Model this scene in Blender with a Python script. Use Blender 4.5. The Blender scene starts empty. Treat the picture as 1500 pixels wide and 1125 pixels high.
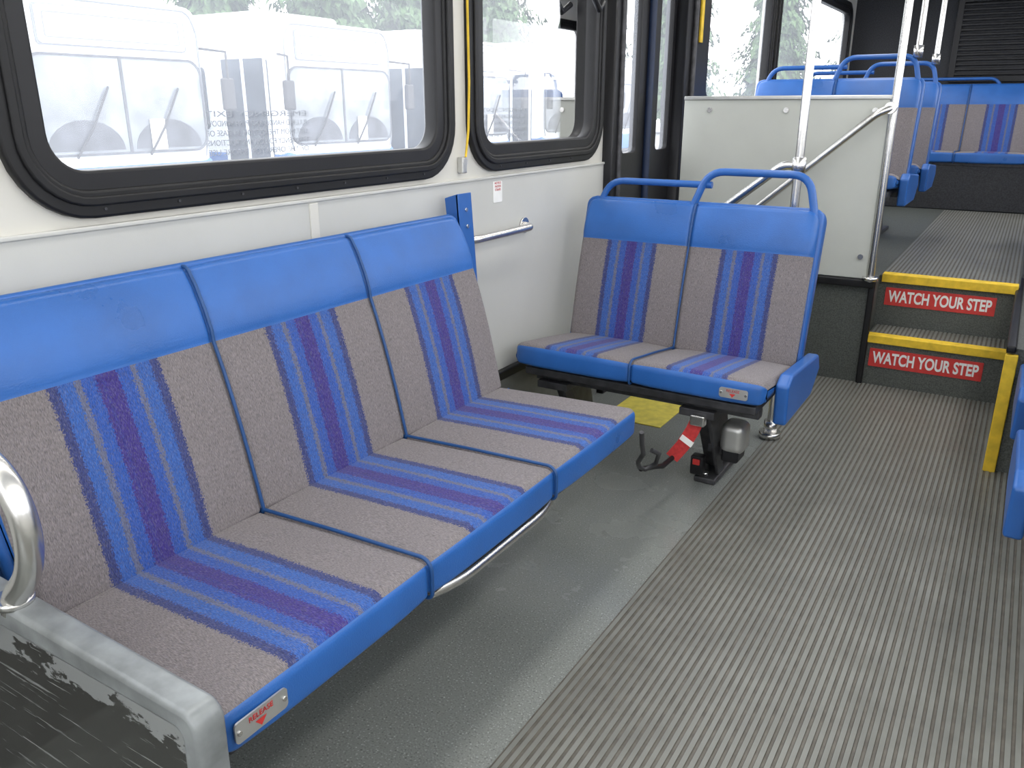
import bpy, bmesh, math, random
from mathutils import Vector, Matrix
random.seed(7)
scene = bpy.context.scene
D = bpy.data
COL = scene.collection

# ------------------------------------------------------------------ materials
def nm(name):
    m = D.materials.new(name); m.use_nodes = True
    nt = m.node_tree
    b = nt.nodes["Principled BSDF"]
    return m, nt, b

def mat(name, col, rough=0.5, metal=0.0, var=0.0, vscale=20.0, bump=0.0, bscale=200.0, spec=0.5, coat=0.0, rvar=0.0):
    m, nt, b = nm(name)
    b.inputs["Base Color"].default_value = (*col, 1)
    b.inputs["Roughness"].default_value = rough
    b.inputs["Metallic"].default_value = metal
    b.inputs["Specular IOR Level"].default_value = spec
    b.inputs["Coat Weight"].default_value = coat
    tc = nt.nodes.new("ShaderNodeTexCoord")
    if var > 0:
        n = nt.nodes.new("ShaderNodeTexNoise"); n.inputs["Scale"].default_value = vscale
        n.inputs["Detail"].default_value = 5
        nt.links.new(tc.outputs["Object"], n.inputs["Vector"])
        r = nt.nodes.new("ShaderNodeValToRGB")
        r.color_ramp.elements[0].position = 0.3; r.color_ramp.elements[1].position = 0.7
        r.color_ramp.elements[0].color = (*[c*(1-var) for c in col], 1)
        r.color_ramp.elements[1].color = (*[min(1, c*(1+var)) for c in col], 1)
        nt.links.new(n.outputs["Fac"], r.inputs["Fac"])
        nt.links.new(r.outputs["Color"], b.inputs["Base Color"])
        if rvar > 0:
            mr = nt.nodes.new("ShaderNodeMapRange"); mr.inputs[1].default_value = .3; mr.inputs[2].default_value = .7
            mr.inputs[3].default_value = rough-rvar; mr.inputs[4].default_value = rough+rvar
            nt.links.new(n.outputs["Fac"], mr.inputs[0]); nt.links.new(mr.outputs[0], b.inputs["Roughness"])
    if bump > 0:
        n2 = nt.nodes.new("ShaderNodeTexNoise"); n2.inputs["Scale"].default_value = bscale
        nt.links.new(tc.outputs["Object"], n2.inputs["Vector"])
        bp = nt.nodes.new("ShaderNodeBump"); bp.inputs["Strength"].default_value = bump
        bp.inputs["Distance"].default_value = 0.002
        nt.links.new(n2.outputs["Fac"], bp.inputs["Height"])
        nt.links.new(bp.outputs["Normal"], b.inputs["Normal"])
    return m

def fabric(name, w):
    m, nt, b = nm(name)
    L = nt.links
    tc = nt.nodes.new("ShaderNodeTexCoord")
    sep = nt.nodes.new("ShaderNodeSeparateXYZ"); L.new(tc.outputs["Object"], sep.inputs[0])
    wob = nt.nodes.new("ShaderNodeTexNoise"); wob.inputs["Scale"].default_value = 300; wob.inputs["Detail"].default_value = 4
    L.new(tc.outputs["Object"], wob.inputs["Vector"])
    def math_(op, a, bb=None):
        n = nt.nodes.new("ShaderNodeMath"); n.operation = op
        for i, v in enumerate((a, bb)):
            if v is None: continue
            if isinstance(v, (int, float)): n.inputs[i].default_value = v
            else: L.new(v, n.inputs[i])
        return n.outputs[0]
    wv = math_('MULTIPLY', math_('SUBTRACT', wob.outputs["Fac"], 0.5), 0.06)
    fr = math_('FRACT', math_('ADD', math_('DIVIDE', sep.outputs["X"], w), wv))
    ramp = nt.nodes.new("ShaderNodeValToRGB"); cr = ramp.color_ramp; cr.interpolation = 'CONSTANT'
    G = (0.222, 0.200, 0.202); DB = (0.042, 0.056, 0.18); B = (0.032, 0.095, 0.38); P = (0.052, 0.038, 0.215); GB = (0.13, 0.145, 0.23); B2 = (0.040, 0.118, 0.40)
    stops = [(0, G), (.275, DB), (.315, B2), (.375, GB), (.40, B), (.455, P), (.475, (0.042, 0.045, 0.24)), (.485, P), (.545, B), (.60, GB), (.625, B2), (.685, DB), (.725, G)]
    cr.elements[0].position = 0; cr.elements[0].color = (*G, 1)
    cr.elements[1].position = stops[1][0]; cr.elements[1].color = (*stops[1][1], 1)
    for p, c in stops[2:]:
        e = cr.elements.new(p); e.color = (*c, 1)
    L.new(fr, ramp.inputs["Fac"])
    mp = nt.nodes.new("ShaderNodeMapping"); mp.inputs["Scale"].default_value = (850, 170, 170)
    L.new(tc.outputs["Object"], mp.inputs["Vector"])
    fn = nt.nodes.new("ShaderNodeTexNoise"); fn.inputs["Scale"].default_value = 1.0; fn.inputs["Detail"].default_value = 3
    L.new(mp.outputs[0], fn.inputs["Vector"])
    mp2 = nt.nodes.new("ShaderNodeMapping"); mp2.inputs["Scale"].default_value = (650, 170, 170); mp2.inputs["Location"].default_value = (7, 3, 5)
    L.new(tc.outputs["Object"], mp2.inputs["Vector"])
    fn2 = nt.nodes.new("ShaderNodeTexNoise"); fn2.inputs["Scale"].default_value = 1.0; fn2.inputs["Detail"].default_value = 2
    L.new(mp2.outputs[0], fn2.inputs["Vector"])
    hm = nt.nodes.new("ShaderNodeMapRange"); hm.inputs[1].default_value = .46; hm.inputs[2].default_value = .74; hm.inputs[3].default_value = 0.03; hm.inputs[4].default_value = .50
    L.new(fn2.outputs["Fac"], hm.inputs[0])
    mh = nt.nodes.new("ShaderNodeMix"); mh.data_type = 'RGBA'; mh.inputs["B"].default_value = (.19, .18, .215, 1)
    L.new(hm.outputs[0], mh.inputs["Factor"]); L.new(ramp.outputs["Color"], mh.inputs["A"])
    r2 = nt.nodes.new("ShaderNodeValToRGB")
    r2.color_ramp.elements[0].position = 0.3; r2.color_ramp.elements[0].color = (0.58, 0.58, 0.58, 1)
    r2.color_ramp.elements[1].position = 0.7; r2.color_ramp.elements[1].color = (1.32, 1.31, 1.30, 1)
    L.new(fn.outputs["Fac"], r2.inputs["Fac"])
    mx = nt.nodes.new("ShaderNodeMix"); mx.data_type = 'RGBA'; mx.blend_type = 'MULTIPLY'; mx.inputs["Factor"].default_value = 1
    L.new(mh.outputs["Result"], mx.inputs["A"]); L.new(r2.outputs["Color"], mx.inputs["B"])
    L.new(mx.outputs["Result"], b.inputs["Base Color"])
    b.inputs["Roughness"].default_value = 0.92; b.inputs["Specular IOR Level"].default_value = 0.12
    b.inputs["Sheen Weight"].default_value = 0.10
    bp = nt.nodes.new("ShaderNodeBump"); bp.inputs["Strength"].default_value = 0.25; bp.inputs["Distance"].default_value = 0.002
    L.new(fn.outputs["Fac"], bp.inputs["Height"]); L.new(bp.outputs["Normal"], b.inputs["Normal"])
    return m

VINYL = mat("blue_vinyl", (0.024, 0.122, 0.41), 0.33, var=0.14, vscale=6, bump=0.3, bscale=350, rvar=.07)
PLASTIC = mat("blue_plastic", (0.024, 0.115, 0.39), 0.35, var=0.08, vscale=5)
PIPING = mat("navy_piping", (0.014, 0.07, 0.22), 0.45, var=0.1)
SEAL = mat("door_seal_rubber", (0.010, 0.022, 0.06), 0.5, var=0.1)
BLACK = mat("black_rubber", (0.010, 0.010, 0.011), 0.45, var=0.2, vscale=8, spec=.35)
BLACKPL = mat("black_frame", (0.014, 0.014, 0.016), 0.4, var=0.2, vscale=4, spec=.35)
DARKMET = mat("dark_metal", (0.07, 0.07, 0.075), 0.45, 0.5, var=0.3, vscale=30)
STEEL = mat("stainless_steel", (0.72, 0.71, 0.69), 0.27, 1.0, var=0.06, vscale=15)
ALU = mat("aluminium", (0.62, 0.62, 0.60), 0.4, 0.8, var=0.06)
WALLM = mat("wall_laminate", (0.56, 0.56, 0.53), 0.42, var=0.045, vscale=3, bump=0.08, bscale=500)
WALLUP = mat("wall_cream", (0.67, 0.655, 0.60), 0.5, var=0.04, vscale=3)
PANELM = mat("panel_melamine", (0.56, 0.575, 0.53), 0.38, var=0.07, vscale=2.5)
CEILM = mat("ceiling_white", (0.75, 0.75, 0.73), 0.5, var=0.03)
YEL = mat("safety_yellow", (0.78, 0.52, 0.03), 0.55, var=0.18, vscale=25)
YELP = mat("pale_yellow_floor", (0.78, 0.66, 0.12), 0.5, var=0.15, vscale=25)
RED = mat("sign_red", (0.60, 0.04, 0.035), 0.4, var=0.1, vscale=40)
REDST = mat("red_webbing", (0.50, 0.03, 0.03), 0.7, var=0.2, vscale=80)
WHITE = mat("white_print", (0.85, 0.85, 0.83), 0.5, var=0.04)
SIGNBLK = mat("black_print", (0.03, 0.03, 0.035), 0.6, var=0.05)
DECAL = mat("grey_print", (0.10, 0.11, 0.13), 0.6, var=0.05)
DARKCARPET = mat("charcoal_carpet", (0.035, 0.036, 0.04), 0.9, var=0.35, vscale=120)
RISER = mat("speckled_rubber", (0.085, 0.092, 0.083), 0.55, var=0.45, vscale=180)
RIBTOP = mat("rib_top", (0.198, 0.202, 0.182), 0.38, var=0.16, vscale=7, rvar=.06)
RIBLOW = mat("rib_groove", (0.118, 0.108, 0.090), 0.55, var=0.25, vscale=30)
LOWWALL = mat("lower_wall_grey", (0.18, 0.185, 0.175), 0.5, var=0.1)

def floor_mat():
    m, nt, b = nm("speckled_vinyl"); L = nt.links
    tc = nt.nodes.new("ShaderNodeTexCoord")
    v = nt.nodes.new("ShaderNodeTexNoise"); v.inputs["Scale"].default_value = 230; v.inputs["Detail"].default_value = 2
    L.new(tc.outputs["Object"], v.inputs["Vector"])
    r = nt.nodes.new("ShaderNodeValToRGB"); cr = r.color_ramp
    cr.elements[0].position = .30; cr.elements[0].color = (.13, .137, .128, 1)
    cr.elements[1].position = .42; cr.elements[1].color = (.232, .245, .230, 1)
    e = cr.elements.new(.63); e.color = (.242, .255, .240, 1)
    e = cr.elements.new(.70); e.color = (.48, .50, .48, 1)
    L.new(v.outputs["Fac"], r.inputs["Fac"])
    n = nt.nodes.new("ShaderNodeTexNoise"); n.inputs["Scale"].default_value = 3; n.inputs["Detail"].default_value = 6
    L.new(tc.outputs["Object"], n.inputs["Vector"])
    r2 = nt.nodes.new("ShaderNodeMapRange"); r2.inputs[1].default_value = .3; r2.inputs[2].default_value = .7
    r2.inputs[3].default_value = .17; r2.inputs[4].default_value = .32
    L.new(n.outputs["Fac"], r2.inputs[0]); L.new(r2.outputs[0], b.inputs["Roughness"])
    mx = nt.nodes.new("ShaderNodeMix"); mx.data_type = 'RGBA'; mx.blend_type = 'OVERLAY'; mx.inputs["Factor"].default_value = .2
    L.new(r.outputs["Color"], mx.inputs["A"]); L.new(n.outputs["Fac"], mx.inputs["B"])
    L.new(mx.outputs["Result"], b.inputs["Base Color"])
    return m
FLOORM = floor_mat()

def glass_mat(name, haze=0.12, tint=(1, 1, 1)):
    m = D.materials.new(name); m.use_nodes = True; nt = m.node_tree; L = nt.links
    nt.nodes.remove(nt.nodes["Principled BSDF"]); out = nt.nodes["Material Output"]
    tr = nt.nodes.new("ShaderNodeBsdfTransparent"); tr.inputs[0].default_value = (*tint, 1)
    gl = nt.nodes.new("ShaderNodeBsdfGlossy"); gl.inputs["Roughness"].default_value = 0.02
    tl = nt.nodes.new("ShaderNodeBsdfTranslucent"); tl.inputs[0].default_value = (.9, .93, 1, 1)
    fr = nt.nodes.new("ShaderNodeLayerWeight"); fr.inputs[0].default_value = 0.12
    tc = nt.nodes.new("ShaderNodeTexCoord")
    n = nt.nodes.new("ShaderNodeTexNoise"); n.inputs["Scale"].default_value = 3; n.inputs["Detail"].default_value = 4
    L.new(tc.outputs["Object"], n.inputs["Vector"])
    mr = nt.nodes.new("ShaderNodeMapRange"); mr.inputs[3].default_value = haze*.7; mr.inputs[4].default_value = haze*1.3
    L.new(n.outputs["Fac"], mr.inputs[0])
    m1 = nt.nodes.new("ShaderNodeMixShader"); L.new(mr.outputs[0], m1.inputs[0]); L.new(tr.outputs[0], m1.inputs[1]); L.new(tl.outputs[0], m1.inputs[2])  # translucent veil mixed in to give the glare haze over the view
    m2 = nt.nodes.new("ShaderNodeMixShader"); L.new(fr.outputs["Fresnel"], m2.inputs[0]); L.new(m1.outputs[0], m2.inputs[1]); L.new(gl.outputs[0], m2.inputs[2])
    L.new(m2.outputs[0], out.inputs[0])
    return m
GLASS = glass_mat("veiled_window_glass", 0.20)  # glare haze built into the glass shader

def scratched():
    m, nt, b = nm("scratched_black_panel"); L = nt.links
    tc = nt.nodes.new("ShaderNodeTexCoord")
    sep = nt.nodes.new("ShaderNodeSeparateXYZ"); L.new(tc.outputs["Object"], sep.inputs[0])
    def mth(op, a, bb, cc=None):
        n = nt.nodes.new("ShaderNodeMath"); n.operation = op
        for i, v in enumerate((a, bb, cc)):
            if v is None: continue
            if isinstance(v, (int, float)): n.inputs[i].default_value = v
            else: L.new(v, n.inputs[i])
        return n.outputs[0]
    def noise(scale, rot, s, det, off=0):
        mp = nt.nodes.new("ShaderNodeMapping"); mp.inputs["Scale"].default_value = scale; mp.inputs["Rotation"].default_value = rot
        mp.inputs["Location"].default_value = (off, off, off)
        L.new(tc.outputs["Object"], mp.inputs[0])
        n = nt.nodes.new("ShaderNodeTexNoise"); n.inputs["Scale"].default_value = s; n.inputs["Detail"].default_value = det; n.inputs["Roughness"].default_value = .7
        L.new(mp.outputs[0], n.inputs["Vector"]); return n.outputs["Fac"]
    ragged = noise((1, 1, 2.0), (0, .3, 0), 9, 10)
    wear = mth('ADD', ragged, mth('MULTIPLY', mth('SUBTRACT', sep.outputs["Z"], .465), 2.6))
    w1 = nt.nodes.new("ShaderNodeMapRange"); w1.inputs[1].default_value = .54; w1.inputs[2].default_value = .565; L.new(wear, w1.inputs[0])
    sc = noise((3, 3, 90), (0, .55, 0), 1.2, 4, 3)
    w2 = nt.nodes.new("ShaderNodeMapRange"); w2.inputs[1].default_value = .62; w2.inputs[2].default_value = .67; L.new(sc, w2.inputs[0])
    sc2 = noise((4, 4, 70), (0, -.35, 0), 1.4, 4, 9)
    w3 = nt.nodes.new("ShaderNodeMapRange"); w3.inputs[1].default_value = .63; w3.inputs[2].default_value = .68; L.new(sc2, w3.inputs[0])
    fac = mth('MAXIMUM', w1.outputs[0], mth('MAXIMUM', w2.outputs[0], w3.outputs[0]))
    mx = nt.nodes.new("ShaderNodeMix"); mx.data_type = 'RGBA'
    mx.inputs["A"].default_value = (.018, .017, .015, 1); mx.inputs["B"].default_value = (.25, .26, .26, 1)
    L.new(fac, mx.inputs["Factor"]); L.new(mx.outputs["Result"], b.inputs["Base Color"])
    b.inputs["Roughness"].default_value = .16; b.inputs["Coat Weight"].default_value = .6; b.inputs["Coat Roughness"].default_value = .08
    return m
SCR = scratched()
GREYPAINT = mat("worn_grey_paint", (0.235, 0.25, 0.253), 0.34, 0.1, var=0.35, vscale=16)

# ------------------------------------------------------------------ helpers
def link(ob, parent=None):
    COL.objects.link(ob)
    if parent is not None: ob.parent = parent
    return ob

def empty(name, loc=(0, 0, 0), rotz=0.0, scale=None, parent=None):
    e = D.objects.new(name, None); e.empty_display_size = .1
    e.location = loc; e.rotation_euler = (0, 0, rotz)
    if scale: e.scale = scale
    return link(e, parent)

def mesh(name, verts, faces, mats, parent=None, fm=None, smooth=False, recalc=True):
    me = D.meshes.new(name); me.from_pydata([tuple(v) for v in verts], [], faces)
    for m in (mats if isinstance(mats, (list, tuple)) else [mats]): me.materials.append(m)
    if fm:
        for p, i in zip(me.polygons, fm): p.material_index = i
    if smooth:
        for p in me.polygons: p.use_smooth = True
    if recalc:
        bm = bmesh.new(); bm.from_mesh(me); bmesh.ops.recalc_face_normals(bm, faces=bm.faces); bm.to_mesh(me); bm.free()
    me.update()
    return link(D.objects.new(name, me), parent)

def box(name, lo, hi, m, parent=None, bevel=0.0, seg=3):
    bm = bmesh.new(); bmesh.ops.create_cube(bm, size=1)
    s = [hi[i]-lo[i] for i in range(3)]; c = [(hi[i]+lo[i])/2 for i in range(3)]
    for v in bm.verts: v.co = Vector((v.co.x*s[0]+c[0], v.co.y*s[1]+c[1], v.co.z*s[2]+c[2]))
    if bevel > 0:
        bmesh.ops.bevel(bm, geom=bm.edges[:], offset=min(bevel, min(s)*.49), segments=seg, affect='EDGES', profile=.5)
    bmesh.ops.recalc_face_normals(bm, faces=bm.faces)
    me = D.meshes.new(name); bm.to_mesh(me); bm.free(); me.materials.append(m)
    if bevel > 0:
        for p in me.polygons: p.use_smooth = True
        ob = link(D.objects.new(name, me), parent)
        wn = ob.modifiers.new("wn", 'WEIGHTED_NORMAL'); wn.keep_sharp = False
        return ob
    return link(D.objects.new(name, me), parent)

def prism(name, pts, axis, a, b, m, parent=None, bevel=0.0):
    def P(p, t):
        return {'x': (t, p[0], p[1]), 'y': (p[0], t, p[1]), 'z': (p[0], p[1], t)}[axis]
    n = len(pts)
    v = [P(p, a) for p in pts]+[P(p, b) for p in pts]
    f = [list(range(n))[::-1], [n+i for i in range(n)]]+[[i, (i+1) % n, n+(i+1) % n, n+i] for i in range(n)]
    ob = mesh(name, v, f, m, parent)
    if bevel > 0:
        bm = bmesh.new(); bm.from_mesh(ob.data)
        bmesh.ops.bevel(bm, geom=bm.edges[:], offset=bevel, segments=3, affect='EDGES', profile=.5)
        bm.to_mesh(ob.data); bm.free()
        for p in ob.data.polygons: p.use_smooth = True
        ob.modifiers.new("wn", 'WEIGHTED_NORMAL')
    return ob

def tube(name, pts, r, m, parent=None, cyclic=False, smooth_path=0, flat=1.0):
    pts = [Vector(p) for p in pts]
    if smooth_path:
        out = [pts[0]]
        for i in range(1, len(pts)-1):
            p0, p, p1 = pts[i-1], pts[i], pts[i+1]
            d0 = (p0-p); d1 = (p1-p); rr = min(smooth_path, d0.length*.5, d1.length*.5)
            a = p+d0.normalized()*rr; b_ = p+d1.normalized()*rr
            for k in range(7):
                t = k/6; out.append((1-t)**2*a+2*t*(1-t)*p+t*t*b_)
        out.append(pts[-1]); pts = out
    cu = D.curves.new(name, 'CURVE'); cu.dimensions = '3D'; cu.bevel_depth = r; cu.bevel_resolution = 5; cu.use_fill_caps = True
    sp = cu.splines.new('POLY'); sp.points.add(len(pts)-1)
    for i, p in enumerate(pts): sp.points[i].co = (*p, 1)
    sp.use_cyclic_u = cyclic; sp.use_smooth = True
    cu.materials.append(m)
    return link(D.objects.new(name, cu), parent)

def cyl(name, loc, r, h, m, parent=None, axis='z', n=24, r2=None):
    bm = bmesh.new(); bmesh.ops.create_cone(bm, cap_ends=True, segments=n, radius1=r, radius2=r if r2 is None else r2, depth=h)
    if axis == 'x': bmesh.ops.rotate(bm, verts=bm.verts, matrix=Matrix.Rotation(math.pi/2, 3, 'Y'))
    if axis == 'y': bmesh.ops.rotate(bm, verts=bm.verts, matrix=Matrix.Rotation(math.pi/2, 3, 'X'))
    bmesh.ops.translate(bm, verts=bm.verts, vec=loc)
    me = D.meshes.new(name); bm.to_mesh(me); bm.free(); me.materials.append(m)
    for p in me.polygons: p.use_smooth = len(p.vertices) == 4
    return link(D.objects.new(name, me), parent)

def rr(x0, y0, x1, y1, r, n=8):
    out = []
    for cx, cy, a0 in ((x1-r, y0+r, -90), (x1-r, y1-r, 0), (x0+r, y1-r, 90), (x0+r, y0+r, 180)):
        for k in range(n+1):
            a = math.radians(a0+90*k/n); out.append((cx+r*math.cos(a), cy+r*math.sin(a)))
    return out

def plate(name, outer, holes, thick, m, plane, off, parent=None, bevel=0.0):
    cu = D.curves.new(name+"_c", 'CURVE'); cu.dimensions = '2D'; cu.fill_mode = 'BOTH'
    cu.extrude = thick/2-bevel; cu.bevel_depth = bevel; cu.bevel_resolution = 2
    for loop in [outer]+list(holes):
        sp = cu.splines.new('POLY'); sp.points.add(len(loop)-1)
        for i, p in enumerate(loop): sp.points[i].co = (p[0], p[1], 0, 1)
        sp.use_cyclic_u = True
    ob = D.objects.new(name+"_c", cu); COL.objects.link(ob)
    bpy.context.view_layer.update()
    me = D.meshes.new_from_object(ob.evaluated_get(bpy.context.evaluated_depsgraph_get()))
    D.objects.remove(ob)
    me.name = name
    if plane == 'YZ': M = Matrix(((0, 0, 1, off), (1, 0, 0, 0), (0, 1, 0, 0), (0, 0, 0, 1)))
    elif plane == 'XZ': M = Matrix(((1, 0, 0, 0), (0, 0, -1, off), (0, 1, 0, 0), (0, 0, 0, 1)))
    else: M = Matrix.Translation((0, 0, off))
    me.transform(M); me.materials.clear(); me.materials.append(m)
    return link(D.objects.new(name, me), parent)

def text(name, s, loc, size, m, facing='-y', parent=None, sx=1.0, bold=0.0, align='CENTER', ext=0.0004):
    cu = D.curves.new(name, 'FONT'); cu.body = s; cu.size = size; cu.extrude = ext; cu.offset = bold
    cu.align_x = align; cu.align_y = 'CENTER'; cu.materials.append(m)
    ob = D.objects.new(name, cu); ob.location = loc
    ob.rotation_euler = {'-y': (math.pi/2, 0, 0), 'x': (math.pi/2, 0, math.pi/2), '-x': (math.pi/2, 0, -math.pi/2)}[facing]
    ob.scale = (sx, 1, 1)
    return link(ob, parent)

def rounded_poly(pts, radii, n=6):
    out = []; N = len(pts)
    for i in range(N):
        p0, p, p1 = Vector(pts[i-1]), Vector(pts[i]), Vector(pts[(i+1) % N])
        r = radii[i]
        if r <= 0: out.append(tuple(p)); continue
        d0 = (p0-p).normalized(); d1 = (p1-p).normalized()
        ang = d0.angle(d1); tl = r/math.tan(ang/2)
        tl = min(tl, (p0-p).length*.49, (p1-p).length*.49); r2 = tl*math.tan(ang/2)
        c = p+(d0+d1).normalized()*(r2/math.sin(ang/2))
        a = p+d0*tl; b = p+d1*tl
        va = a-c; vb = b-c; tot = va.angle(vb); sgn = 1 if va.x*vb.y-va.y*vb.x > 0 else -1
        for k in range(n+1):
            t = sgn*tot*k/n; cs, sn = math.cos(t), math.sin(t)
            out.append((c.x+va.x*cs-va.y*sn, c.y+va.x*sn+va.y*cs))
    return out

def loft(name, prof, x0, x1, seams, end_r, matfn, mats, parent, top_r=0.0, puff=0.005, w=0.48):
    N = len(prof)
    nrm = []
    for i in range(N):
        a = Vector(prof[i-1]); b = Vector(prof[(i+1) % N]); t = (b-a).normalized()
        nrm.append(Vector((t.y, -t.x)))
    ztop = max(p[1] for p in prof)
    L = []
    for k in range(7):
        e = end_r*(1-math.cos(math.radians(15*k))); L.append(x0+e); L.append(x1-e)
    x = x0
    while x < x1:
        if x > x0+end_r*1.05 and x < x1-end_r*1.05: L.append(x)
        x += .02
    for s in seams:
        for d in (-.016, -.011, -.007, -.0035, 0, .0035, .007, .011, .016): L.append(s+d)
    L = sorted(set(round(v, 5) for v in L))
    V = []
    for x in L:
        e = min(x-x0, x1-x)
        d = 0
        if e < end_r: d = end_r-math.sqrt(max(0, end_r**2-(end_r-e)**2))
        for s in seams: d += .007*math.exp(-((x-s)/.006)**2)
        u = ((x-x0) % w)/w*2-1
        d += puff*abs(u)**4
        dz = 0
        if top_r > 0 and e < top_r: dz = top_r*(1-math.sqrt(max(0, 1-(1-e/top_r)**2)))
        for i in range(N):
            y, z = prof[i]
            y -= nrm[i].x*d; z -= nrm[i].y*d
            q = max(0, min(1, (prof[i][1]-(ztop-.12))/.12)); z -= dz*q
            V.append((x, y, z))
    F = []; FM = []
    for j in range(len(L)-1):
        for i in range(N):
            i2 = (i+1) % N
            F.append([j*N+i, j*N+i2, (j+1)*N+i2, (j+1)*N+i])
            my = (prof[i][0]+prof[i2][0])/2; mz = (prof[i][1]+prof[i2][1])/2
            t = (Vector(prof[i2])-Vector(prof[i])).normalized()
            FM.append(matfn(my, mz, t.y, -t.x))
    F.append(list(range(N))); FM.append(0)
    F.append([(len(L)-1)*N+i for i in range(N)]); FM.append(0)
    ob = mesh(name, V, F, mats, parent, FM, smooth=True)
    return ob, nrm

def seat_fm(y, z, ny, nz): return 1 if (nz > .45 and y > .008) else 0
def back_profile(bf, bb, tb, tf, zsplit, bow):
    prof = rounded_poly([bf, bb, tb, tf], [.015, .012, .022, .020], 6)
    a = Vector(prof[-1]); b = Vector(prof[0]); out = list(prof)
    def at(z, dy=0):
        t = (z-a.y)/(b.y-a.y); p = a+(b-a)*t
        return (p.x-bow*math.sin(math.pi*t)+dy, p.y)
    zs = [zsplit+.11, zsplit+.06, zsplit+.02, zsplit+.004]
    out += [at(z, d) for z, d in zip(zs, (-.005, -.007, -.005, -.001))]
    out.append(at(zsplit-.004, .001))
    z = zsplit-.06
    while z > b.y+.04:
        out.append(at(z)); z -= .06
    return out
SEAT3 = rounded_poly([(0.0, .358), (.44, .352), (.475, .428), (.25, .438), (.0, .446)], [.016, .01, .015, .3, .026], 7)
BACK3 = back_profile((.447, .420), (.505, .402), (.652, .932), (.603, .944), .793, .012)
SHELL3 = rounded_poly([(.472, .372), (.522, .377), (.676, .932), (.620, .948)], [.008, .02, .022, .012], 5)
SEAT2 = rounded_poly([(0.0, .374), (.40, .352), (.425, .402), (.22, .432), (.0, .460)], [.016, .01, .015, .3, .028], 7)
BACK2 = back_profile((.402, .392), (.452, .380), (.590, .905), (.540, .918), .770, .008)
SHELL2 = rounded_poly([(.425, .352), (.470, .357), (.617, .908), (.562, .923)], [.008, .02, .022, .012], 5)

W3 = 1.47
FAB3 = fabric("striped_wool_fabric_a", W3/3)
FAB2 = fabric("striped_wool_fabric_b", .4475)

def seat_core(e, n, w, fab, SP, BP, SH, zs):
    W = n*w; seams = [w*i for i in range(1, n)]
    _, sn = loft("seat_cushion", SP, 0, W, seams, .026, seat_fm, [VINYL, fab], e, puff=.006, w=w)
    bf = lambda y, z, ny, nz: 1 if (ny < -.3 and z < zs and z > .39) else 0
    _, bn = loft("backrest_cushion", BP, .008, W-.008, seams, .018, bf, [VINYL, fab], e, top_r=.040, puff=.004, w=w)
    loft("backrest_shell", SH, -.004, W+.004, [], .010, lambda *a: 0, [PLASTIC], e, top_r=.040, puff=0, w=w)
    box("seat_pan", (.03, .03, .335), (W-.03, .42, .364), DARKMET, e, .006)
    for k, s in enumerate(seams):
        tube("seat_piping_%d" % (k+1), [(s, p[0]+q.x*-.001, p[1]+q.y*-.001) for p, q in zip(SP, sn)], .0040, PIPING, e, True)
        tube("back_piping_%d" % (k+1), [(s, p[0]+q.x*-.001, p[1]+q.y*-.001) for p, q in zip(BP, bn)], .0040, PIPING, e, True)

def release_label(e, x, y0=-.003, z=.408, s=1.0):
    plate("release_plate", rr(x-.050*s, z-.018*s, x+.050*s, z+.018*s, .008), [], .003, ALU, 'XZ', y0, e)
    text("release_text", "RELEASE", (x-.002, y0-.002, z+.008*s), .0125*s, REDST, '-y', e, 1.0, .0)
    mesh("release_arrow", [(x-.014*s, y0-.0022, z-.001), (x+.008*s, y0-.0022, z-.001), (x-.003*s, y0-.0022, z-.014*s)], [[0, 1, 2]], RED, e)
    cyl("release_rivet_1", (x-.043*s, y0-.002, z), .004, .004, STEEL, e, 'y', 12)
    cyl("release_rivet_2", (x+.043*s, y0-.002, z), .004, .004, STEEL, e, 'y', 12)

def double_seat(loc, aisle=1, label=False):
    w = .4475; W = 2*w
    e = empty("double_seat", loc)
    seat_core(e, 2, w, FAB2, SEAT2, BACK2, SHELL2, .770)
    M = (lambda x: x) if aisle > 0 else (lambda x: W-x)
    y0 = .562
    tube("grab_handle_low", [(M(.045), y0, .87), (M(.085), y0+.02, .980), (M(.49), y0+.02, .980)], .0125, PLASTIC, e, smooth_path=.06)
    tube("grab_handle_high", [(M(.425), y0, .89), (M(.475), y0+.02, 1.028), (M(.83), y0+.02, 1.028), (M(.868), y0, .88)], .0135, PLASTIC, e, smooth_path=.06)
    xa, xb = sorted((M(W+.002), M(W+.045)))
    prism("side_bracket", [(.12, .285), (.47, .285), (.58, .36), (.54, .42), (.16, .447), (.11, .42)], 'x', xa, xb, PLASTIC, e, .010)
    box("frame_front_rail", (.05, .08, .305), (W-.03, .12, .337), DARKMET, e, .004)
    box("frame_rear_rail", (.05, .38, .305), (W-.03, .42, .345), DARKMET, e, .004)
    for k, lx in enumerate((.13, .67)):
        lx = M(lx)
        prism("pedestal_%d" % (k+1), [(.10, .31), (.30, .31), (.38, .03), (.27, .03)], 'x', lx-.026, lx+.026, DARKMET, e, .005)
        box("pedestal_top_%d" % (k+1), (lx-.06, .05, .285), (lx+.06, .40, .312), DARKMET, e, .004)
        prism("pedestal_gusset_%d" % (k+1), [(.06, .30), (.12, .30), (.28, .02), (.22, .02)], 'x', lx+.03, lx+.042, DARKMET, e, .003)
        box("floor_foot_%d" % (k+1), (lx-.032, .17, 0), (lx+.045, .54, .022), DARKMET, e, .006)
        cyl("foot_bolt_%d" % (k+1), (lx, .20, .026), .012, .012, STEEL, e, 'z', 6)
    if label: release_label(e, .80, -.003, .408, .9)
    return e

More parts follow.
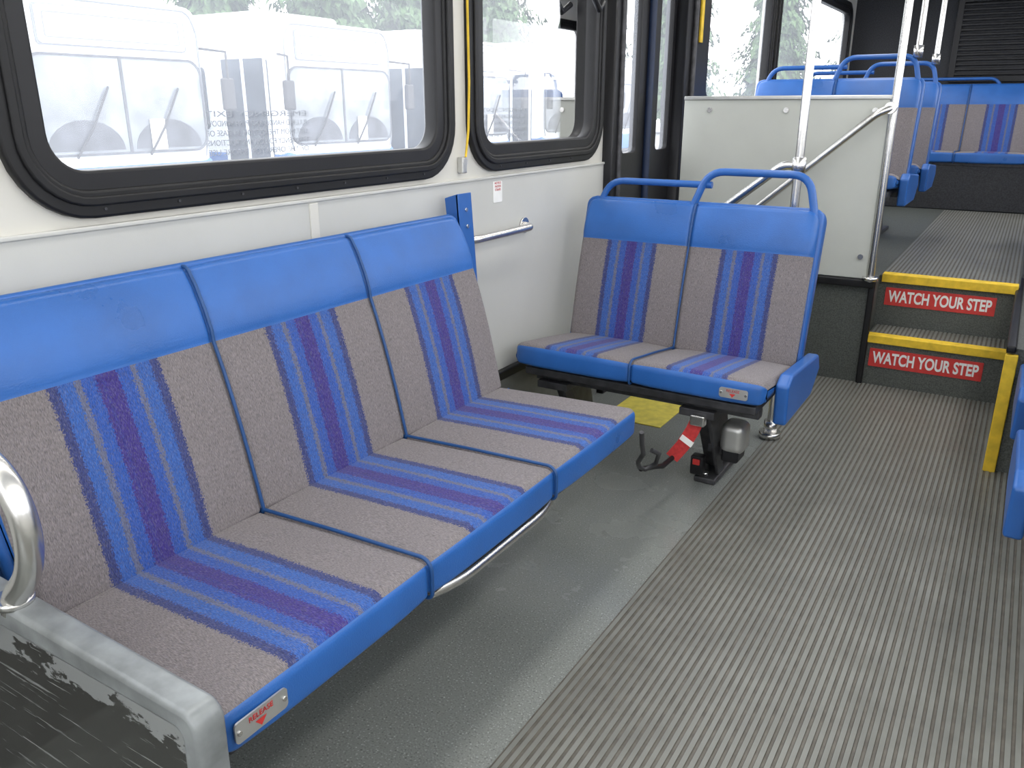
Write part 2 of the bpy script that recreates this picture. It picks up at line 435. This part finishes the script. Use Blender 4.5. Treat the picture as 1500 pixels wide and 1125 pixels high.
# ------------------------------------------------------------------ room shell
XL, XR, YF, YB, ZC = -1.55, .95, -2.6, 8.3, 2.35
holesL = [(-2.2, 1.10, -.82, 2.0), (-.70, 1.10, .70, 2.0), (.85, 1.10, 2.105, 2.0), (2.295, 1.10, 3.155, 2.0)]
holesU = [(4.42, 1.26, 5.62, 2.03), (5.80, 1.26, 8.05, 2.03)]
def hole_r(h): return rr(h[0], h[1], h[2], h[3], .10)
door_hole = [(3.25, .002), (4.36, .002), (4.36, 2.12), (3.25, 2.12)]
plate("wall_left", [(YF, 0), (YB, 0), (YB, ZC), (YF, ZC)], [hole_r(h) for h in holesL+holesU]+[door_hole], .06, WALLUP, 'YZ', XL-.03)
holesR = [(-2.2, 1.10, -.85, 2.0), (-.70, 1.10, .70, 2.0), (.85, 1.10, 2.105, 2.0), (2.25, 1.10, 3.6, 2.0), (3.8, 1.26, 5.2, 2.0), (5.4, 1.26, 8.0, 2.0)]
plate("wall_right", [(YF, 0), (YB, 0), (YB, ZC), (YF, ZC)], [hole_r(h) for h in holesR], .06, WALLUP, 'YZ', XR+.03)
plate("wall_rear", [(XL-.06, 0), (XR+.06, 0), (XR+.06, ZC), (XL-.06, ZC)], [], .06, DARKCARPET, 'XZ', YB+.03)
plate("wall_front", [(XL-.06, 0), (XR+.06, 0), (XR+.06, ZC), (XL-.06, ZC)], [rr(XL+.1, .75, XR-.1, 2.15, .12)], .06, WALLUP, 'XZ', YF-.03)
box("ceiling", (XL-.06, YF-.06, ZC), (XR+.06, YB+.06, ZC+.05), CEILM)
box("floor", (XL-.06, YF-.06, -.06), (XR+.06, YB+.06, 0), FLOORM)

box("trim_1", (XL, YF, .33), (XL+.008, 3.25, 1.022), WALLM)
box("trim_2", (XL, YF, 1.020), (XL+.013, 3.25, 1.030), WALLM, bevel=.003)
box("trim_3", (XL, YF, .30), (XL+.030, 3.25, .335), BLACK, bevel=.006)
box("trim_4", (XL, YF, .0), (XL+.012, 3.25, .302), LOWWALL)
box("trim_5", (XL+.006, 1.525, .34), (XL+.012, 1.555, 1.018), WALLUP, bevel=.002)

def window(idx, h, x, sgn):
    e = empty("window_%d" % idx)
    y0, z0, y1, z1 = h
    p = .05
    plate("gasket_outer", rr(y0-p, z0-p, y1+p, z1+p, .15), [rr(y0-.008, z0-.008, y1+.008, z1+.008, .108)], .022, BLACK, 'YZ', x+sgn*.008, e, .006)
    plate("gasket_ridge", rr(y0-.028, z0-.028, y1+.028, z1+.028, .128), [rr(y0-.018, z0-.018, y1+.018, z1+.018, .118)], .036, BLACK, 'YZ', x+sgn*.008, e, .004)
    plate("gasket_inner", rr(y0-.010, z0-.010, y1+.010, z1+.010, .11), [rr(y0+.028, z0+.028, y1-.028, z1-.028, .075)], .05, BLACKPL, 'YZ', x-sgn*.012, e, .006)
    gx = x-sgn*.03
    gp = rr(y0, z0, y1, z1, .09)
    mesh("glass_pane", [(gx, a, b) for a, b in gp], [list(range(len(gp)))], GLASS, e)
    k = 0; yy = y0+.12
    while yy < y1-.08:
        cyl("screw_%d" % k, (x+sgn*.020, yy, z0-.039), .003, .004, DARKMET, e, 'x', 10); k += 1; yy += .17
    return e
i = 1; WIN = {}
for h in holesL+holesU: WIN[i] = window(i, h, XL, 1); i += 1
for h in holesR: window(i, h, XR, -1); i += 1
e = empty("window_%d" % i)
gp = rr(XL+.1, .75, XR-.1, 2.15, .12)
plate("gasket_outer", rr(XL+.05, .70, XR-.05, 2.2, .16), [gp], .03, BLACK, 'XZ', YF+.01, e, .006)
mesh("glass_pane", [(a, YF-.03, b) for a, b in gp], [list(range(len(gp)))], GLASS, e)

# small notice printed on the outer face of the glass (reads from outside)
def notice(w, y, z, s):
    e = empty("printed_notice", (XL-.036, y, z), parent=w)
    lines = ["EMERGENCY EXIT", "PULL RED HANDLE AND PUSH WINDOW", "OUT FROM THE BOTTOM. IN CASE OF", "EMERGENCY FOLLOW INSTRUCTIONS", "OF THE OPERATOR BEFORE USE"]
    for k, t in enumerate(lines):
        ob = text("notice_text_%d" % (k+1), t, (0, 0, .044-.021*k), .018, DECAL, '-x', e, s, .0, ext=.0002)
        bpy.context.view_layer.update(); ob.scale.x *= .27*s/max(ob.dimensions.x, .01)
notice(WIN[3], 1.43, 1.190, 1.15)
notice(WIN[4], 2.53, 1.195, 1.0)

# door
e = empty("door_1")
xo = XL-.02
plate("door_frame", [(3.25, 0.003), (4.36, 0.003), (4.36, 2.12), (3.25, 2.12)], [[(3.33, .02), (4.04, .02), (4.04, 2.05), (3.33, 2.05)]], .09, BLACKPL, 'YZ', xo+.02, e, .006)
for k, (a, b, g0, g1) in enumerate(((3.335, 3.715, 3.46, 3.625), (3.72, 4.035, 3.845, 4.0))):
    plate("door_leaf_%d" % (k+1), [(a, .02), (b, .02), (b, 2.05), (a, 2.05)], [rr(g0, 1.05, g1, 1.98, .03)], .04, BLACKPL, 'YZ', xo-.01, e, .004)
    mesh("door_glass_%d" % (k+1), [(xo-.01, g0, 1.05), (xo-.01, g1, 1.05), (xo-.01, g1, 1.98), (xo-.01, g0, 1.98)], [[0, 1, 2, 3]], GLASS, e)
tube("door_seal", [(xo+.02, 3.717, .03), (xo+.02, 3.717, 2.04)], .018, SEAL, e)
tube("door_post_bead", [(xo+.07, 3.30, .03), (xo+.07, 3.30, 2.1)], .012, DARKMET, e)
tube("door_post_bead_2", [(xo+.075, 4.12, .5), (xo+.075, 4.12, 2.1)], .014, DARKMET, e)
box("yellow_touch_strip", (xo+.065, 4.20, 1.55), (xo+.075, 4.235, 2.05), YEL, e, .002)
box("door_threshold", (-1.38, 2.98, 0.0), (-1.12, 3.55, .005), YELP, e, .002)

# ------------------------------------------------------------------ ribbed aisle
def ribbed(name, x0, x1, y0, y1, z, parent=None, pitch=.0185):
    prof = []; x = x0; kinds = []
    while x < x1-pitch*.5:
        prof += [(x, 0), (x+.0035, 0), (x+.0050, .0024), (x+.0155, .0024), (x+.0170, 0)]; kinds += [0, 0, 1, 0, 0]
        x += pitch
    prof.append((x, 0))
    n = len(prof)
    V = [(p[0], y0, z+p[1]) for p in prof]+[(p[0], y1, z+p[1]) for p in prof]
    F = [[i, i+1, n+i+1, n+i] for i in range(n-1)]
    return mesh(name, V, F, [RIBLOW, RIBTOP], parent, kinds[:n-1])
ribbed("ribbed_aisle_mat", -.722, .30, YF, 4.03, .0012)

# raised rear
PZ = .48
rp = empty("raised_platform")
box("platform_base_a", (XL, 4.04, 0), (-.54, YB, PZ), RISER, rp)
box("platform_base_b", (.045, 3.22, 0), (XR, YB, PZ-.02), RISER, rp)
box("platform_base_c", (-.54, 4.29, 0), (.045, YB, PZ-.002), RISER, rp)
ribbed("platform_ribbed_mat", -.535, .04, 4.33, 7.36, PZ-.001, rp)
box("edge_trim_a", (XL+.05, 4.005, PZ-.02), (-.525, 4.045, PZ+.018), BLACK, rp, .008)
prism("edge_trim_b", [(4.015, .0), (4.05, .0), (4.05, PZ+.01), (4.015, PZ+.01)], 'x', -.548, -.520, BLACK, rp, .006)
box("edge_trim_c", (.03, 3.20, PZ-.035), (.06, 4.6, PZ-.008), BLACK, rp, .008)
box("yellow_corner_edge", (.030, 3.20, .0), (.070, 3.226, PZ-.04), YEL, rp, .004)
st = empty("stair_steps")
box("lower_step", (-.53, 4.035, 0), (.04, 4.30, .232), RISER, st)
ribbed("lower_tread_mat", -.525, .035, 4.07, 4.285, .233, st)
prism("lower_nosing", [(4.022, .205), (4.036, .205), (4.036, .232), (4.085, .232), (4.085, .242), (4.022, .242)], 'x', -.528, .04, YEL, st, .003)
prism("upper_nosing", [(4.268, .448), (4.284, .448), (4.284, PZ-.002), (4.335, PZ-.002), (4.335, PZ+.008), (4.268, PZ+.008)], 'x', -.528, .04, YEL, st, .003)
def warn(y, z, x0=-.505, x1=-.035):
    e = empty("warning_sign", ((x0+x1)/2, y, z))
    hw = (x1-x0)/2
    plate("sign_plate", rr(-hw, -.043, hw, .043, .003), [], .003, RED, 'XZ', 0, e)
    t = text("sign_text", "WATCH YOUR STEP", (0, -.0022, -.001), .075, WHITE, '-y', e, .70, .0022)
    bpy.context.view_layer.update(); t.scale.x *= (2*hw-.03)/max(t.dimensions.x, .01)
warn(4.0325, .135)
warn(4.2875, .378)

# modesty panel
mp = empty("modesty_panel")
box("panel_board", (-1.49, 4.020, .50), (-.565, 4.034, 1.285), PANELM, mp, .003)
box("panel_top_rail", (-1.49, 4.012, 1.28), (-.555, 4.042, 1.298), ALU, mp, .004)
for k, (x, z) in enumerate([(-1.36, 1.235), (-1.0, 1.235), (-.62, 1.235), (-.60, .60), (-1.3, .60)]):
    cyl("panel_bolt_%d" % k, (x, 4.016, z), .012, .01, STEEL, mp, 'y', 16)
tube("panel_pole", [(-.546, 4.018, .49), (-.546, 4.018, ZC)], .0165, STEEL, mp)
cyl("pole_flange", (-.546, 4.018, .505), .035, .018, STEEL, mp)
tube("sloping_handrail", [(-.55, 3.985, 1.245), (-.60, 3.96, 1.225), (-1.12, 3.96, .76), (-1.20, 3.96, .72), (-1.20, 4.02, .72)], .016, STEEL, mp, smooth_path=.05)
cyl("rail_clamp", (-.556, 4.0, 1.245), .024, .06, STEEL, mp, 'y')

def pole(x, y, z0, base=True):
    e = empty("grab_pole", (x, y, 0))
    tube("pole_tube", [(0, 0, z0), (0, 0, ZC)], .0155, STEEL, e)
    if base:
        cyl("pole_base", (0, 0, z0+.012), .042, .024, STEEL, e)
        cyl("pole_collar", (0, 0, z0+.045), .026, .05, STEEL, e)
    else:
        cyl("pole_clamp", (0, 0, z0+.03), .024, .06, STEEL, e)
    cyl("pole_cap", (0, 0, ZC-.01), .036, .02, STEEL, e)
    return e
p = pole(-.712, 3.115, .0045)
cyl("rail_tee", (0, 0, 1.05), .024, .06, STEEL, p)
tube("door_handrail", [(0, 0, 1.05), (-.06, .02, 1.05), (-.30, .06, .86), (-.36, .06, .60)], .0155, STEEL, p, smooth_path=.06)
pole(-.62, 5.142, PZ+1.02, False)
pole(-.62, 6.032, PZ+1.02, False)

# ------------------------------------------------------------------ seats
b = empty("bench_seat", (-.835, .58, 0), math.pi/2)
seat_core(b, 3, W3/3, FAB3, SEAT3, BACK3, SHELL3, .793)
release_label(b, .068, -.003, .400)
prism("latch_upright", [(.605, .63), (.640, .62), (.680, .985), (.630, 1.0)], 'x', W3+.018, W3+.026, PLASTIC, b, .0025)
prism("latch_upright_face", [(.603, .63), (.612, .625), (.640, .997), (.630, 1.0)], 'x', W3+.018, W3+.090, PLASTIC, b, .0025)
for k, z in enumerate((.95, .90, .76, .70)):
    cyl("latch_bolt_%d" % (k+1), (W3+.055, .603+(z-.63)*.073-.001, z), .006, .006, STEEL, b, 'y', 10)
tube("latch_hook", [(W3+.05, .61, .64), (W3+.075, .605, .605), (W3+.06, .605, .58)], .006, DARKMET, b)
for k, x in enumerate((.18, W3-.18)):
    prism("wall_bracket_%d" % (k+1), [(.06, .335), (.06, .315), (.40, .24), (.70, .16), (.712, .16), (.712, .40), (.53, .40), (.48, .335)], 'x', x-.02, x+.02, DARKMET, b, .003)
box("wall_mount_rail", (.05, .66, .74), (W3-.05, .705, .79), DARKMET, b, .005)
tube("underseat_tube", [(.42, .30, .33), (.50, .085, .318), (.62, .040, .314), (1.00, .040, .314), (1.12, .09, .318), (1.18, .30, .33)], .014, STEEL, b, smooth_path=.08)
box("frame_front_rail", (.05, .10, .305), (W3-.05, .14, .337), DARKMET, b, .004)

double_seat((-1.47, 2.40, 0), 1, label=True)
for z, y in ((PZ, 4.56), (PZ, 5.45)):
    double_seat((-1.46, y, z), 1)
double_seat((.085+.045, 1.95, 0), -1)
double_seat((.085+.040, 2.65, 0), -1)
for y in (4.56, 5.45): double_seat((.085, y-.02, PZ-.02), -1)
e = empty("rear_bench_seat", (-1.51, 7.36, PZ))
seat_core(e, 5, W3/3, FAB3, SEAT3, BACK3, SHELL3, .793)
box("bench_base", (.0, .03, 0), (2.43, .60, .34), DARKCARPET, e, .01)
tube("bench_grab_rail", [(.05, .64, .90), (.10, .65, .985), (1.15, .65, .985), (1.2, .64, .90)], .0125, PLASTIC, e, smooth_path=.05)

e = empty("rear_vent_grille", (-.02, YB-.014, 1.78))
plate("vent_frame", rr(-.72, -.33, .72, .33, .02), [rr(-.68, -.29, .68, .29, .01)], .024, BLACKPL, 'XZ', 0, e, .004)
for k in range(15):
    z = -.27+k*.0385
    box("vent_louver_%d" % k, (-.68, -.006, z-.010), (.68, .008, z+.010), BLACKPL, e, .004)
box("rear_engine_cover", (XL+.06, 8.05, PZ), (XR-.06, YB-.002, 1.36), DARKCARPET, bevel=.02)

# ------------------------------------------------------------------ wall small things
e = empty("wall_grab_rail", (XL, 0, 0))
tube("rail_tube", [(.008, 2.17, .842), (.058, 2.20, .842), (.058, 2.56, .842), (.008, 2.585, .842)], .0135, STEEL, e, smooth_path=.03)
cyl("rail_flange_1", (.012, 2.17, .842), .028, .008, STEEL, e, 'x'); cyl("rail_flange_2", (.012, 2.585, .842), .028, .008, STEEL, e, 'x')
e = empty("wall_sticker", (XL+.0095, 2.41, .975))
plate("sticker_plate", rr(-.028, -.035, .028, .035, .004), [], .002, WHITE, 'YZ', 0, e)
text("sticker_text", "NOTICE\nFASTEN\nSTRAPS", (.0012, 0, .018), .011, REDST, 'x', e, 1, 0)
e = empty("stop_request_cord", (XL, 0, 0))
tube("cord", [(.035, 2.20, 2.0), (.030, 2.215, 1.6), (.022, 2.23, 1.32), (.02, 2.225, 1.18), (.022, 2.205, 1.10)], .0038, YEL, e)
cyl("cord_bracket", (.012, 2.203, 1.085), .012, .022, ALU, e, 'x'); box("cord_clip", (.0, 2.188, 1.05), (.022, 2.214, 1.10), ALU, e, .004)
e = empty("cord_holder", (XL+.02, 0, 0), parent=WIN[4])
tube("holder_loop", [(.02, 3.14, 1.74), (.03, 3.05, 1.70), (.03, 3.02, 1.64), (.03, 3.07, 1.60), (.02, 3.12, 1.63)], .012, BLACKPL, e)
box("holder_base", (0, 3.12, 1.68), (.02, 3.20, 1.78), BLACKPL, e, .005)

# foreground barrier panel with loop rail
e = empty("barrier_panel", (0, 0, 0))
plate("panel_frame", rounded_poly([(-1.545, .003), (-.775, .003), (-.762, .535), (-1.545, .555)], [.01, .01, .02, .01], 5), [rounded_poly([(-1.50, .06), (-.794, .06), (-.779, .518), (-1.50, .520)], [.02, .02, .02, .02], 5)], .046, GREYPAINT, 'XZ', .512, e, .008)
plate("panel_inset", rounded_poly([(-1.51, .05), (-.79, .05), (-.775, .524), (-1.51, .53)], [.02]*4, 5), [], .042, SCR, 'XZ', .511, e)
tube("loop_rail", [(-1.185, .505, .54), (-1.165, .505, .575), (-1.125, .505, .61), (-1.100, .505, .655), (-1.094, .505, .70), (-1.107, .505, .745), (-1.14, .505, .78), (-1.19, .505, .795), (-1.54, .505, .80)], .0185, STEEL, e, smooth_path=.03)
cyl("loop_foot", (-1.18, .507, .557), .028, .012, STEEL, e)
cyl("loop_wall_flange", (-1.54, .505, .80), .032, .012, STEEL, e, 'x')

# wheelchair restraint
e = empty("wheelchair_restraint")
box("retractor_housing", (-.755, 2.57, .125), (-.670, 2.67, .235), ALU, e, .028, 5)
box("retractor_base", (-.745, 2.575, .095), (-.685, 2.665, .145), BLACKPL, e, .01)
box("retractor_arm", (-.80, 2.60, .11), (-.74, 2.64, .14), DARKMET, e, .004)
def strap(name, pts, w, m):
    V = []; n = len(pts); wv = Vector((.87, 0, -.47))*w*.5; tv = Vector((0, .0025, 0))
    for p in pts:
        p = Vector(p); V += [p-wv-tv, p+wv-tv, p+wv+tv, p-wv+tv]
    F = []
    for i in range(n-1):
        for k in range(4): F.append([i*4+k, i*4+(k+1) % 4, (i+1)*4+(k+1) % 4, (i+1)*4+k])
    F += [[0, 1, 2, 3], [4*n-4, 4*n-3, 4*n-2, 4*n-1]]
    return mesh(name, V, F, m, e)
strap("red_strap", [(-.795, 2.45, .275), (-.806, 2.44, .240), (-.832, 2.43, .185), (-.862, 2.42, .140)], .046, REDST)
strap("strap_label", [(-.815, 2.433, .214), (-.823, 2.429, .198)], .047, WHITE)
box("strap_buckle", (-.815, 2.43, .262), (-.765, 2.46, .30), STEEL, e, .006)
tube("strap_lead", [(-.86, 2.42, .14), (-.87, 2.36, .13), (-.875, 2.30, .15), (-.89, 2.22, .17)], .0085, BLACKPL, e)
tube("j_hook", [(-.845, 2.10, .345), (-.850, 2.12, .30), (-.852, 2.14, .26), (-.880, 2.17, .215), (-.888, 2.20, .185), (-.875, 2.22, .172), (-.845, 2.23, .195), (-.833, 2.22, .235), (-.85, 2.20, .25)], .0075, DARKMET, e)
box("seatbelt_buckle", (-.845, 2.56, .03), (-.80, 2.60, .10), BLACKPL, e, .006)
box("buckle_button", (-.835, 2.555, .07), (-.81, 2.562, .09), RED, e, .002)

# unseen ceiling strips and area lights, added to brighten the interior
FILLGLOW = D.materials.new("fill_diffuser"); FILLGLOW.use_nodes = True
bb = FILLGLOW.node_tree.nodes["Principled BSDF"]; bb.inputs["Emission Color"].default_value = (1, .98, .95, 1); bb.inputs["Emission Strength"].default_value = 1.2
for x in (-1.0, .50):
    e = empty("ceiling_fill_light", (x, 2.5, ZC))
    box("fill_glow_strip", (-.14, -4.8, -.04), (.14, 4.8, 0), FILLGLOW, e, .015)
    ld = D.lights.new("fill_area_light", 'AREA'); ld.shape = 'RECTANGLE'; ld.size = .26; ld.size_y = 9.4; ld.energy = 39; ld.color = (1, .98, .94)
    lo = D.objects.new("fill_area_light", ld); lo.location = (0, 0, -.05); link(lo, e)

# ------------------------------------------------------------------ outside
GZ = -.50
ASPH = mat("asphalt", (.26, .27, .28), .9, var=.12, vscale=2)
box("parking_lot_ground", (-90, -50, GZ-.1), (40, 100, GZ), ASPH)
BW = mat("bus_white_paint", (.80, .82, .85), .35, var=.02)
BOUT = mat("bus_edge_outline", (.21, .22, .24), .5, var=.05)  # grey outline added so edges still read on the overexposed white
BB = mat("bus_blue_stripe", (.03, .14, .42), .35, var=.05)
BG = mat("bus_window_tint", (.05, .062, .08), .12, var=.3, vscale=1.5)
BGW = mat("bus_windshield", (.215, .235, .26), .12, var=.45, vscale=1.6)
DASH = mat("bus_dashboard", (.07, .075, .09), .5, var=.5, vscale=3)
def parked_bus(x, y):
    e = empty("parked_bus", (x, y, GZ))
    box("body", (-11.8, -1.28, .32), (0, 1.28, 3.0), BW, e, .16, 5)
    box("skirt_stripe", (-11.7, -1.292, .36), (.012, 1.292, 1.10), BB, e, .10, 3)
    box("roof_fairing", (-11.3, -.9, 2.95), (-.8, .9, 3.18), BW, e, .1)
    tube("front_edge_outline", [(.0, -1.15, 1.1), (.0, -1.2, 1.3), (.0, -1.2, 2.7), (.0, -1.08, 2.93), (.0, 1.08, 2.93), (.0, 1.2, 2.7), (.0, 1.2, 1.3), (.0, 1.15, 1.1)], .013, BOUT, e, smooth_path=.1)
    plate("windshield", rr(-1.17, 1.20, 1.17, 2.32, .18), [], .03, BGW, 'YZ', .006, e)
    plate("windshield_seal", rr(-1.19, 1.18, 1.19, 2.34, .20), [rr(-1.16, 1.21, 1.16, 2.31, .18)], .04, DASH, 'YZ', .006, e)
    box("windshield_divider", (.0, -.02, 1.2), (.03, .02, 2.32), DASH, e)
    for s in (-1, 1):
        arc = [(s*.58+.50*math.cos(math.radians(a)), 1.24+.36*math.sin(math.radians(a))) for a in range(0, 181, 15)]
        plate("dash_arc_%d" % (s+2), arc, [], .012, DASH, 'YZ', .020, e)
        tube("wiper_%d" % (s+2), [(.05, s*.5-.25, 1.16), (.06, s*.5, 1.5), (.05, s*.5+.28, 1.98)], .014, SIGNBLK, e)
        tube("mirror_arm_%d" % (s+2), [(-.1, s*1.25, 2.5), (.28, s*1.42, 2.45), (.28, s*1.42, 2.1)], .018, SIGNBLK, e)
        box("mirror_%d" % (s+2), (.22, s*1.42-.1, 1.7), (.30, s*1.42+.1, 2.12), SIGNBLK, e, .03)
        for k in range(6):
            a = -10.9+k*1.55
            plate("side_window_%d_%d" % (s+2, k), rr(a, 1.40, a+1.42, 2.35, .08), [], .02, BG, 'XZ', s*1.285, e)
        plate("side_door_%d" % (s+2), rr(-1.35, .45, -.30, 2.45, .06), [], .024, BG, 'XZ', s*1.284, e)
        for k in range(3):
            box("door_bar_%d_%d" % (s+2, k), (-1.37+k*.5, s*1.298-.01, .45), (-1.31+k*.5, s*1.298+.01, 2.45), BW, e, .005)
        cyl("headlight_%d" % (s+2), (.02, s*.98, .78), .11, .04, ALU, e, 'x')
        for k, wx in enumerate((-2.6, -9.0)):
            cyl("wheel_%d_%d" % (s+2, k), (wx, s*1.16, .48), .48, .30, BLACK, e, 'y', 32)
    plate("destination_sign", rr(-1.0, 2.42, 1.0, 2.86, .05), [], .03, BOUT, 'YZ', .006, e)
    plate("destination_bezel", rr(-.97, 2.44, .97, 2.84, .05), [], .05, BW, 'YZ', .008, e, .004)
    plate("destination_outline", rr(-.90, 2.50, .90, 2.78, .03), [rr(-.885, 2.515, .885, 2.765, .02)], .01, BOUT, 'YZ', .034, e)
    box("bumper", (-.1, -1.22, .38), (.16, 1.22, .66), SIGNBLK, e, .06)
    box("notice_card", (.036, .30, 1.22), (.044, .52, 1.60), WHITE, e)
for k in range(6):
    parked_bus(-9.8, 2.72+3.96*k)

LEAF = mat("conifer_foliage", (.080, .135, .055), .9, var=.55, vscale=2.5)
BARK = mat("bark", (.06, .045, .035), .9, var=.3)
def tree(x, y, h, r):
    e = empty("conifer_tree", (x, y, GZ))
    cyl("trunk", (0, 0, h*.45), .28, h*.9, BARK, e, 'z', 12, .06)
    V = []; F = []
    # dense ragged inner crown: narrow stacked skirts, hidden behind the sprays
    tiers = 14; seg = 22
    for t in range(tiers):
        z0 = h*(.10+.88*t/tiers); z1 = z0+h*.20; rad = r*(1-t/tiers)**.8*.55
        i0 = len(V)
        for k in range(seg):
            a = 6.283*k/seg; q = rad*random.uniform(.6, 1.2)
            V.append((q*math.cos(a), q*math.sin(a), z0+random.uniform(-.4, .3)))
        V.append((0, 0, z1))
        for k in range(seg): F.append([i0+k, i0+(k+1) % seg, i0+seg])
    for k in range(11000):
        t = random.random()**.8
        z = h*(.10+.90*t); rad = r*(1-t)**.75*(.80+.20*math.sin(t*46))+.08
        a = random.random()*6.283; q = rad*math.sqrt(random.uniform(.2, 1.0))
        q *= .85+.25*math.sin(a*5+t*9)
        c, s = math.cos(a), math.sin(a); z -= q*.30
        L_ = random.uniform(.16, .38); wdt = L_*.5
        i0 = len(V); bx, by = q*c, q*s
        V += [(bx-wdt*s, by+wdt*c, z+random.uniform(-.1, .1)), (bx+wdt*s, by-wdt*c, z+random.uniform(-.2, .2)), (bx+L_*c*.7, by+L_*s*.7, z-random.uniform(.1, .45))]
        F += [[i0, i0+1, i0+2]]
    mesh("foliage", V, F, LEAF, e, recalc=False)
for (x, y, h, r) in [(-31, 26, 11, 3.8), (-30, 32, 15, 4.6), (-31, 39, 11, 4.4), (-29, 45, 15, 4.8), (-26, 52, 12, 4.2), (-22, 57, 14, 4.6), (-16, 60, 12, 4.4), (-10, 62, 14, 4.4), (-5, 60, 10, 3.8)]:
    tree(x, y, h, r)

# ------------------------------------------------------------------ world + camera
wd = D.worlds.new("overcast_sky"); scene.world = wd; wd.use_nodes = True
nt = wd.node_tree; bg = nt.nodes["Background"]
tc = nt.nodes.new("ShaderNodeTexCoord"); sp = nt.nodes.new("ShaderNodeSeparateXYZ"); rp_ = nt.nodes.new("ShaderNodeValToRGB")
nt.links.new(tc.outputs["Generated"], sp.inputs[0]); nt.links.new(sp.outputs["Z"], rp_.inputs[0])
rp_.color_ramp.elements[0].color = (.97, .98, 1, 1); rp_.color_ramp.elements[1].color = (.91, .95, 1, 1)
nt.links.new(rp_.outputs[0], bg.inputs[0]); bg.inputs[1].default_value = 4.3

cam = D.cameras.new("camera"); co = D.objects.new("camera", cam); COL.objects.link(co)
cam.sensor_width = 36; cam.lens = 1200/1500*36; cam.clip_start = .02
yaw = math.radians(31.6); pit = math.radians(18.7)
f = Vector((-math.sin(yaw)*math.cos(pit), math.cos(yaw)*math.cos(pit), -math.sin(pit)))
r = Vector((math.cos(yaw), math.sin(yaw), 0)); u = r.cross(f)
M = Matrix((r, u, -f)).transposed().to_4x4(); M.translation = Vector((0, 0, 1.25))
co.matrix_world = M
scene.camera = co
scene.view_settings.view_transform = 'Standard'
